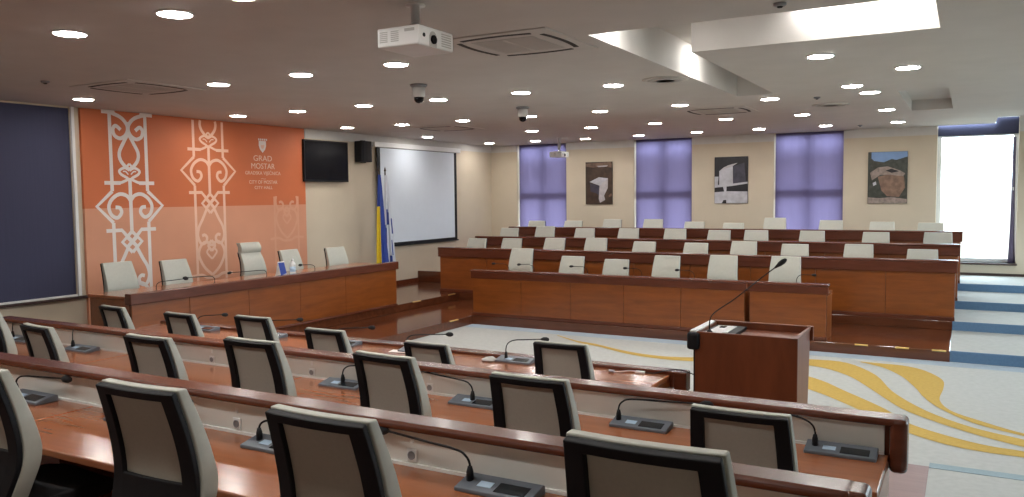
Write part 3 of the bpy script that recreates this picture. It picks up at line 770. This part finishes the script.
# lectern microphone
lm = thing('lectern_microphone', 'long thin gooseneck microphone rising from the lectern top', 'microphone', (-1.54, 5.53, Z-.015))
MB().lathe([(.02, 0), (.02, .008), (.009, .02)], (0, 0, 0), 14).build('mount', M['black'], lm)
MB().tube(smooth_curve([(0, 0, .01), (.0, .004, .08), (.03, .02, .14), (.16, .07, .24), (.33, .12, .39), (.42, .15, .465)], 6), .0042, 8).build('gooseneck', M['black'], lm)
e = Vector((.42, .15, .465)); d = Vector((.10, .03, .085)).normalized()
MB().tube([e-d*.02, e, e+d*.02, e+d*.05, e+d*.07, e+d*.078], [.006, .010, .016, .018, .012, .004], 12).build('windscreen', M['black_fab'], lm)
t = thing('lectern_cable', 'black cable hanging beside the left edge of the lectern', 'cable', (-1.675, 5.42, 0))
MB().tube(smooth_curve([(.045, .05, .96), (.043, .06, .82), (.04, .07, .60), (.04, .06, .3), (.035, .05, .012)], 6), .006, 8).build('lead', M['black'], t)

# ------------------------------------------------------------------ left wall fittings
t = thing('wall_television', 'black flat television on the left wall between banner and loudspeaker', 'television', (XW, 0, 0))
MB().box(.04, .09, 10.37, 11.50, 2.285, 3.005).build('cabinet', M['black'], t, .006)
MB().box(.0895, .0925, 10.395, 11.475, 2.32, 2.98).build('display', M['tv'], t)
MB().box(.001, .04, 10.7, 11.2, 2.5, 2.8).build('wall_bracket', M['grey_steel'], t)
t = thing('wall_loudspeaker', 'black box loudspeaker on the left wall between television and projection screen', 'loudspeaker', (XW, 11.87, 2.66))
MB().prism([(.03, -.12, 0), (.03, .12, 0), (.22, .155, 0), (.235, .10, 0), (.24, 0, 0), (.235, -.10, 0), (.22, -.155, 0)], (0, 0, .385)).build('cabinet', M['black'], t, .01, 3)
MB().prism([(.2205, -.145, .02), (.2355, -.095, .02), (.2405, 0, .02), (.2355, .095, .02), (.2205, .145, .02)], (.004, 0, 0) if False else (.0, .0, .345)).build('front_grille', M['black_fab'], t)
MB().box(.001, .04, -.04, .04, .12, .27).build('wall_bracket', M['grey_steel'], t)
MB().box(.10, .16, -.05, .05, -.015, .0).build('lower_stud', M['black'], t, .005)
MB().box(.10, .16, -.05, .05, .385, .40).build('upper_stud', M['black'], t, .005)
t = thing('projection_screen', 'white pull-down projection screen with black border on the left wall', 'screen', (XW, 0, 0))
MB().box(.055, .060, 12.36, 15.14, 1.05, 2.97).build('black_border', M['black'], t)
MB().box(.060, .0615, 12.46, 15.04, 1.105, 2.955).build('screen_cloth', M['screen'], t)
MB().box(.015, .10, 12.26, 15.26, 2.965, 3.06).build('roller_case', M['white'], t, .012, 3)
MB().tube([(.0575, 12.32, 1.04), (.0575, 15.18, 1.04)], .014, 10).build('bottom_bar', M['black'], t)
# flags
def flag(x, y, label, cols, ph):
    t = thing('furled_flag', label, 'flag', (x, y, P2))
    MB().lathe([(.14, 0), (.14, .02), (.05, .05), (.02, .07)], (0, 0, 0), 20).build('stand', M['pole'], t)
    mb = MB(); mb.lathe([(.014, .06), (.014, 2.22)], (0, 0, 0), 10); mb.lathe([(.005, 2.22), (.022, 2.24), (.012, 2.28), (.0, 2.32)], (0, 0, 0), 10)
    mb.build('pole', M['pole'], t)
    # gathered cloth hanging from the pole top: star-shaped section widening downwards
    rows = []; nz = 30; na = 48; mb = MB()
    for i in range(nz+1):
        f = i/nz; z = 2.16-1.72*f; r = .022+.085*f**.8; row = []
        for j in range(na):
            a = 2*PI*j/na; fold = 1+.30*math.sin(6*a+ph+1.2*f)+.12*math.sin(11*a-2*f)
            row.append((.02+.0*f+r*.75*fold*math.cos(a), .05*f+r*fold*math.sin(a), z))
        rows.append(row)
    R = [[mb.bm.verts.new(p) for p in row] for row in rows]
    for i in range(nz):
        for j in range(na):
            a = (j+.5)/na*2*PI; f = i/nz
            m = cols(a, f); fc = mb.bm.faces.new((R[i][j], R[i][(j+1) % na], R[i+1][(j+1) % na], R[i+1][j])); fc.material_index = mb.mi(m); fc.smooth = True
    o = mb.build('cloth', None, t); return t
def bosnia(a, f):
    d = math.degrees(a) % 360        # 0 faces +x, 270 faces the camera side
    if 215 < d < 305 and .32 < f < .93: return M['flag_yellow'] if d > 235 else M['flag_white']
    return M['flag_blue']
def second(a, f):
    d = math.degrees(a) % 360
    k = math.sin(3*a+9*f)+.6*math.sin(5*a-17*f)
    return M['flag_blue'] if k > .55 and f > .35 else M['flag_white']
flag(-9.30, 11.66, 'blue and yellow furled flag on a pole behind the head table', bosnia, .4)
flag(-9.44, 12.03, 'white and blue furled flag beside the projection screen edge', second, 1.7)

# ------------------------------------------------------------------ photographs on the back wall
def picture(x0, x1, z0, z1, label, shapes, bg):
    t = thing('wall_photograph', label, 'picture', (x0, YB, z0)); w = x1-x0; h = z1-z0
    MB().box(0, w, -.028, -.002, 0, h).build('mounting_board', M['photo_black'], t, .002)
    mb = MB(); y = -.0285
    mb.face([(.004, y, .004), (w-.004, y, .004), (w-.004, y, h-.004), (.004, y, h-.004)], bg)
    for k, (m, pts) in enumerate(shapes):
        mb.face([(.004+(w-.008)*a, y-.0004*(k+1), .004+(h-.008)*(1-b)) for a, b in pts], m)
    mb.build('print', None, t)
picture(-7.476, -6.835, 1.797, 2.735, 'dark brown photograph of a pale carved stone block', [
    (M['photo_umber'], [(0, .03), (1, .0), (1, .14), (.6, .1), (.3, .13), (0, .10)]),
    (M['photo_stone'], [(.42, .09), (.85, .08), (.8, .11), (.5, .12)]),
    (M['photo_slate'], [(.17, .5), (.52, .56), (.53, .8), (.40, .74), (.18, .70)]),
    (M['photo_pale'], [(.15, .47), (.5, .36), (.85, .39), (.70, .47), (.53, .56)]),
    (M['photo_stone'], [(.53, .56), (.70, .47), (.85, .39), (.84, .62), (.70, .80), (.74, .90), (.55, .97), (.50, .88)]),
    (M['photo_umber'], [(.86, .8), (.98, .74), (1, .80), (.88, .84)])], M['photo_brown'])
picture(-4.569, -3.889, 1.802, 2.754, 'black and white photograph of a house-shaped stone block', [
    (M['photo_pale'], [(.14, .30), (.28, .22), (.55, .15), (.56, .58), (.14, .62)]),
    (M['photo_stone'], [(.18, .28), (.40, .18), (.70, .13), (.55, .20)]),
    (M['photo_slate'], [(.56, .20), (.90, .13), (.95, .55), (.56, .58)]),
    (M['photo_pale'], [(0, .42), (.12, .42), (.10, .60), (.5, .58), (1, .54), (1, .58), (.5, .63), (0, .66)]),
    (M['photo_pale'], [(.25, .62), (.37, .62), (.36, .76), (.30, .76)]),
    (M['photo_pale'], [(0, .76), (.4, .74), (1, .75), (1, 1), (0, 1)]),
    (M['photo_black'], [(.28, .93), (.36, .93), (.36, 1), (.22, 1)])], M['photo_black'])
picture(-1.651, -.977, 1.786, 2.753, 'colour photograph of a bare rocky hillside under blue sky', [
    (M['photo_sky'], [(.08, .0), (1, 0), (1, .10), (.72, .16), (.6, .14), (.4, .20), (.15, .17), (.08, .12)]),
    (M['photo_rock'], [(.05, .40), (.25, .30), (.5, .28), (.8, .36), (.95, .42), (.9, .48), (.5, .44), (.3, .45), (.1, .55)]),
    (M['photo_black'], [(.45, .36), (.6, .33), (.8, .38), (.6, .41)]),
    (M['photo_earth'], [(.25, .48), (.5, .44), (.92, .48), (.95, .7), (.8, .88), (.5, .86), (.35, .75)]),
    (M['photo_rock'], [(0, .88), (.3, .90), (.6, .88), (1, .92), (1, 1), (0, 1)]),
    (M['photo_pale'], [(.12, .6), (.2, .57), (.22, .63), (.14, .66)])], M['photo_grass'])

# ------------------------------------------------------------------ ceiling fittings
LX = [-9.15, -8.03, -6.86, -5.70, -4.53, -3.37, -2.22, -1.10]
LY = [3.55, 5.90, 8.27, 10.70, 13.05, 15.40]
LAMPS = [(-5.583, 3.567), (-4.445, 3.547), (-3.72, 3.42), (-6.778, 3.55),
 (-9.04, 5.909), (-6.775, 5.91), (-5.605, 5.883), (-4.478, 5.894),
 (-9.109, 8.276), (-7.973, 8.281), (-6.814, 8.276), (-5.661, 8.282), (-4.497, 8.255), (-3.367, 8.268), (-1.141, 7.538), (-.523, 8.683),
 (-9.166, 10.686), (-8.082, 10.774), (-6.902, 10.767), (-5.722, 10.758), (-4.557, 10.697), (-3.364, 10.595), (-2.193, 10.568), (-1.039, 10.559), (-1.149, 9.817),
 (-9.335, 13.267), (-6.973, 13.212), (-5.779, 13.164), (-4.567, 13.042), (-3.37, 12.982), (-2.21, 12.959), (-1.044, 12.915),
 (-9.343, 15.664), (-8.174, 15.636), (-7.022, 15.692), (-5.769, 15.499), (-4.55, 15.38), (-3.38, 15.365), (-2.22, 15.33), (-1.056, 15.296)]
# ceiling lights behind the camera belong to the same room
BEHIND = [(-6.8, 1.2), (-3.4, 1.2)]
rown = {0: 'in the ceiling row nearest the camera', 1: 'in the second ceiling row from the camera', 2: 'in the third ceiling row from the camera', 3: 'in the fourth ceiling row from the camera', 4: 'in the second ceiling row from the back wall', 5: 'in the ceiling row along the back wall'}
def row_of(y): return min(range(6), key=lambda i: abs(LY[i]-y))
lamp0 = thing('ceiling_downlight', 'x', 'ceiling light', (0, 0, ZC), 0, 'recessed ceiling downlights')
MB().lathe([(.106, -.012), (.116, -.009), (.118, -.001)], (0, 0, 0), 28).build('trim_ring', M['white'], lamp0)
MB().lathe([(.106, -.0115), (.098, -.0145), (.06, -.0165), (.01, -.017)], (0, 0, 0), 28).build('diffuser', M['lamp'], lamp0)
used = False
byrow = {}
for x, y in LAMPS: byrow.setdefault(row_of(y), []).append((x, y))
for r in sorted(byrow):
    L = sorted(byrow[r])
    for k, (x, y) in enumerate(L):
        lab = f'round lit downlight, {ORD[k]} from the left {rown[r]}'
        if not used: o = lamp0; o.location = (x, y, ZC); o['label'] = lab; used = True
        else: dup(lamp0, (x, y, ZC), 0, lab)
for x, y in ((-6.85, 1.2), (-5.7, 1.2), (-4.5, 1.2), (-3.35, 1.2), (-2.2, 1.2), (-1.1, 1.2), (-2.2, 3.45), (-1.1, 3.45)): dup(lamp0, (x, y, ZC), 0, 'round downlight in the ceiling above the camera, beyond the view')
for k, (x, y) in enumerate(((-2.27, 5.95), (-2.27, 8.20), (-.62, 6.25))):
    dup(lamp0, (x, y, 3.52), 0, ['round downlight inside the ceiling recess, at its near left corner', 'round downlight inside the ceiling recess, along its left arm', 'round downlight inside the ceiling recess, at its right end'][k])

t = thing('cove_light', 'lit strip light inside the large ceiling recess, along its far edge', 'ceiling light', (-.62, 6.66, 3.50))
MB().box(-.56, .40, -.03, .03, -.0, .018).build('housing', M['white'], t); MB().box(-.54, .38, -.012, .012, -.010, .0).build('diffuser', M['lamp'], t)
def cassette(x, y, label):
    t = thing('ceiling_air_conditioner', label, 'air conditioner', (x, y, ZC), 0, 'ceiling cassette air conditioners')
    MB().box(-.475, .475, -.475, .475, -.010, .0).build('fascia', M['ceil'], t, .014, 3)
    o = MB().box(-.27, .27, -.27, .27, -.012, -.009).build('return_grille', M['grille'], t, .003)
    mb = MB()
    for k in range(14): mb.box(-.25, .25, -.25+.037*k, -.238+.037*k, -.014, -.0115)
    mb.box(-.012, .012, -.26, .26, -.0145, -.0115)
    mb.build('louvres', M['ceil'], o)
    for k in range(4):
        a = k*PI/2; R = Matrix.Rotation(a, 3, 'Z'); pts = []
        n = 10
        for i in range(n+1): u = -1+2*i/n; pts.append((.30*u, -.36-.03*(1-u*u)))
        mb = MB(); mb.ribbon(pts, .040, lambda u, v, h: tuple(R @ Vector((u, v, -.013+h))), None, .004)
        mb.build('air_slot', M['slot'], t)
    return t
cassette(-3.10, 5.66, 'square ceiling air conditioner beside the white projector')
cassette(-7.70, 5.66, 'square ceiling air conditioner above the left foreground, nearest the banner')
cassette(-7.92, 11.85, 'square ceiling air conditioner near the projection screen')
cassette(-3.13, 11.68, 'square ceiling air conditioner past the end of the ceiling recess')
for x, y, l in ((-2.76, 8.20, 'round ceiling air diffuser left of the lit ceiling recess'), (-1.64, 11.77, 'round tan ceiling air diffuser near the small recess')):
    t = thing('air_diffuser', l, 'vent', (x, y, ZC))
    MB().lathe([(.24, -.001), (.24, -.006), (.20, -.010)], (0, 0, 0), 28).build('rim', M['ceil'], t)
    mb = MB()
    for k in range(3): mb.lathe([(.185-.055*k, -.006), (.185-.055*k, -.014), (.15-.055*k, -.018)], (0, 0, 0), 24)
    mb.build('cone', M['grille'], t)
for x, y, l in ((-8.02, 4.845, 'small dark sensor on the ceiling at the far left'), (-1.662, 10.756, 'small dark sensor on the ceiling near the tan diffuser'), (-1.689, 15.644, 'small dark sensor on the ceiling above the landscape photograph'), (-1.053, 5.34, 'small smoke detector at the top edge beside the ceiling recess')):
    t = thing('ceiling_sensor', l, 'sensor', (x, y, ZC))
    MB().lathe([(.04, -.001), (.04, -.014), (.03, -.022)], (0, 0, 0), 18).build('housing', M['grey_steel'], t)
    MB().lathe([(.02, -.022), (.014, -.030)], (0, 0, 0), 14).build('sensing_head', M['black'], t)
for x, y, l in ((-5.10, 7.10, 'dome security camera hanging from the ceiling beside the near downlight'), (-5.23, 9.65, 'dome security camera hanging from the ceiling in front of the purple blinds')):
    t = thing('dome_camera', l, 'camera', (x, y, ZC), 0, 'dome security cameras')
    MB().lathe([(.09, -.001), (.09, -.02), (.07, -.03)], (0, 0, 0), 22).build('ceiling_plate', M['grey_steel'], t)
    MB().lathe([(.066, -.028), (.068, -.12), (.058, -.135)], (0, 0, 0), 22).build('housing', M['white'], t)
    MB().lathe([(.054, -.134), (.050, -.165), (.034, -.188), (.008, -.197)], (0, 0, 0), 22).build('dome', M['tv'], t)
# projectors
def projector(x, y, z, label, rz=0, s=1.04):
    t = thing('ceiling_projector', label, 'projector', (x, y, z), rz, 'ceiling projectors')
    w, d, h = .30*s, .36*s, .115*s
    # body: lens side faces +x, vents on -y
    body = MB().box(-w/2, w/2, -d/2, d/2, -h, 0).build('body', M['white'], t, .012*s, 3)
    def rr(name, y0, y1, z0, z1, m, xx=w/2): return MB().box(xx-.003, xx+.002, y0, y1, z0, z1).build(name, m, body, .0)
    # lens bay: dark arched recess
    n = 10; arc = [(w/2+.0008, -.04*s+.036*s*math.cos(PI*i/n), -.058*s+.036*s*math.sin(PI*i/n)) for i in range(n+1)]
    MB().prism(arc+[(w/2+.0008, -.076*s, -h+.001), (w/2+.0008, -.004*s, -h+.001)], (.002, 0, 0)).build('lens_bay', M['grille'], t)
    MB().lathe([(.026*s, -.01), (.026*s, .012), (.02*s, .014)], (w/2+.002, -.04*s, -.07*s), 18, None, 'X').build('lens', M['tv'], t)
    MB().lathe([(.012*s, 0), (.012*s, .003)], (w/2, -.13*s, -.055*s), 14, None, 'X').build('infrared_window', M['tv'], t)
    mb = MB()
    for k in range(6): mb.box(w/2, w/2+.002, .05*s, .15*s, (-.095+.014*k)*s, (-.089+.014*k)*s)
    mb.build('side_vent', M['grille'], body)
    for xx in (-.10*s, -.02*s):
        mb = MB()
        for k in range(6): mb.box(xx-.028*s, xx+.028*s, -d/2-.002, -d/2, (-.085+.011*k)*s, (-.079+.011*k)*s)
        mb.build('rear_vent', M['grille'], body)
    MB().box(.05*s, .12*s, -d/2-.0015, -d/2, -.035*s, -.018*s).build('port_strip', M['grille'], body)
    mb = MB(); mb.box(-.09*s, .09*s, -.09*s, .09*s, .006*s, .014*s); 
    for a, b in ((-1, -1), (1, -1), (-1, 1), (1, 1)): mb.tube([(a*.085*s, b*.085*s, -.002), (a*.085*s, b*.085*s, .012)], .008*s)
    mb.tube([(0, 0, .014*s), (0, 0, .055*s)], .02*s, 10)
    mb.build('mount_plate', M['chrome'], t)
    MB().lathe([(.03*s, .05*s), (.03*s, ZC-z-.012), (.06*s, ZC-z-.012), (.06*s, ZC-z-.001)], (0, 0, 0), 18).build('drop_pole', M['alu'], t)
    return t
projector(-3.01, 4.17, 3.025, 'white ceiling projector hanging at the top centre, nearest the camera')
projector(-7.40, 15.22, 2.90, 'white ceiling projector hanging in front of the leftmost purple blind', 0, .95)

# ------------------------------------------------------------------ light and camera
w = bpy.data.worlds.new('daylight'); bpy.context.scene.world = w; w.use_nodes = True
nt = w.node_tree; bg = nt.nodes['Background']
tc = nt.nodes.new('ShaderNodeTexCoord'); sp = nt.nodes.new('ShaderNodeSeparateXYZ'); rp = nt.nodes.new('ShaderNodeValToRGB')
nt.links.new(tc.outputs['Generated'], sp.inputs[0]); nt.links.new(sp.outputs['Z'], rp.inputs['Fac'])
rp.color_ramp.elements[0].position = 0.0; rp.color_ramp.elements[0].color = (.13, .14, .13, 1)      # sunlit ground below the horizon
rp.color_ramp.elements[1].position = .02; rp.color_ramp.elements[1].color = (.74, .89, 1.0, 1)      # bright overcast sky
nt.links.new(rp.outputs['Color'], bg.inputs['Color']); bg.inputs['Strength'].default_value = 9.0
def portal(name, loc, rot, sx, sy):
    L = bpy.data.lights.new(name, 'AREA'); L.shape = 'RECTANGLE'; L.size = sx; L.size_y = sy; L.cycles.is_portal = True
    o = bpy.data.objects.new(name, L); C.objects.link(o); o.location = loc; o.rotation_euler = rot
for a, b in WIN: portal('window_portal', ((a+b)/2, YB+.33, (SILL+ZT)/2), (-PI/2, 0, 0), b-a, ZT-SILL)
for a, b, c, d in RWIN: portal('window_portal', (XR+.29, (a+b)/2, (c+d)/2), (0, PI/2, 0), d-c, b-a)

yaw, pitch, roll = math.radians(29.3135), math.radians(3.70215), math.radians(-.60886)
F = Vector((-math.sin(yaw)*math.cos(pitch), math.cos(yaw)*math.cos(pitch), -math.sin(pitch)))
r = Vector((math.cos(yaw), math.sin(yaw), 0)); u = r.cross(F)
r2 = math.cos(roll)*r+math.sin(roll)*u; u2 = -math.sin(roll)*r+math.cos(roll)*u
cam = bpy.data.cameras.new('camera'); co = bpy.data.objects.new('camera', cam); C.objects.link(co)
m = Matrix.Identity(4)
for i in range(3): m[i][0] = r2[i]; m[i][1] = u2[i]; m[i][2] = -F[i]
m[0][3], m[1][3], m[2][3] = 0, 0, 2.0
co.matrix_world = m
cam.sensor_width = 36; cam.lens = 36*810.83/1024; cam.clip_start = .05; cam.clip_end = 200
S = bpy.context.scene; S.camera = co
S.view_settings.view_transform = 'Standard'; S.view_settings.look = 'None'; S.view_settings.gamma = 1; S.view_settings.exposure = 1.0
S.view_settings.use_curve_mapping = False
S.cycles.use_denoising = True
S.cycles.max_bounces = 8; S.cycles.diffuse_bounces = 5; S.cycles.glossy_bounces = 4; S.cycles.transmission_bounces = 6; S.cycles.transparent_max_bounces = 12
S.cycles.sample_clamp_indirect = 6.0
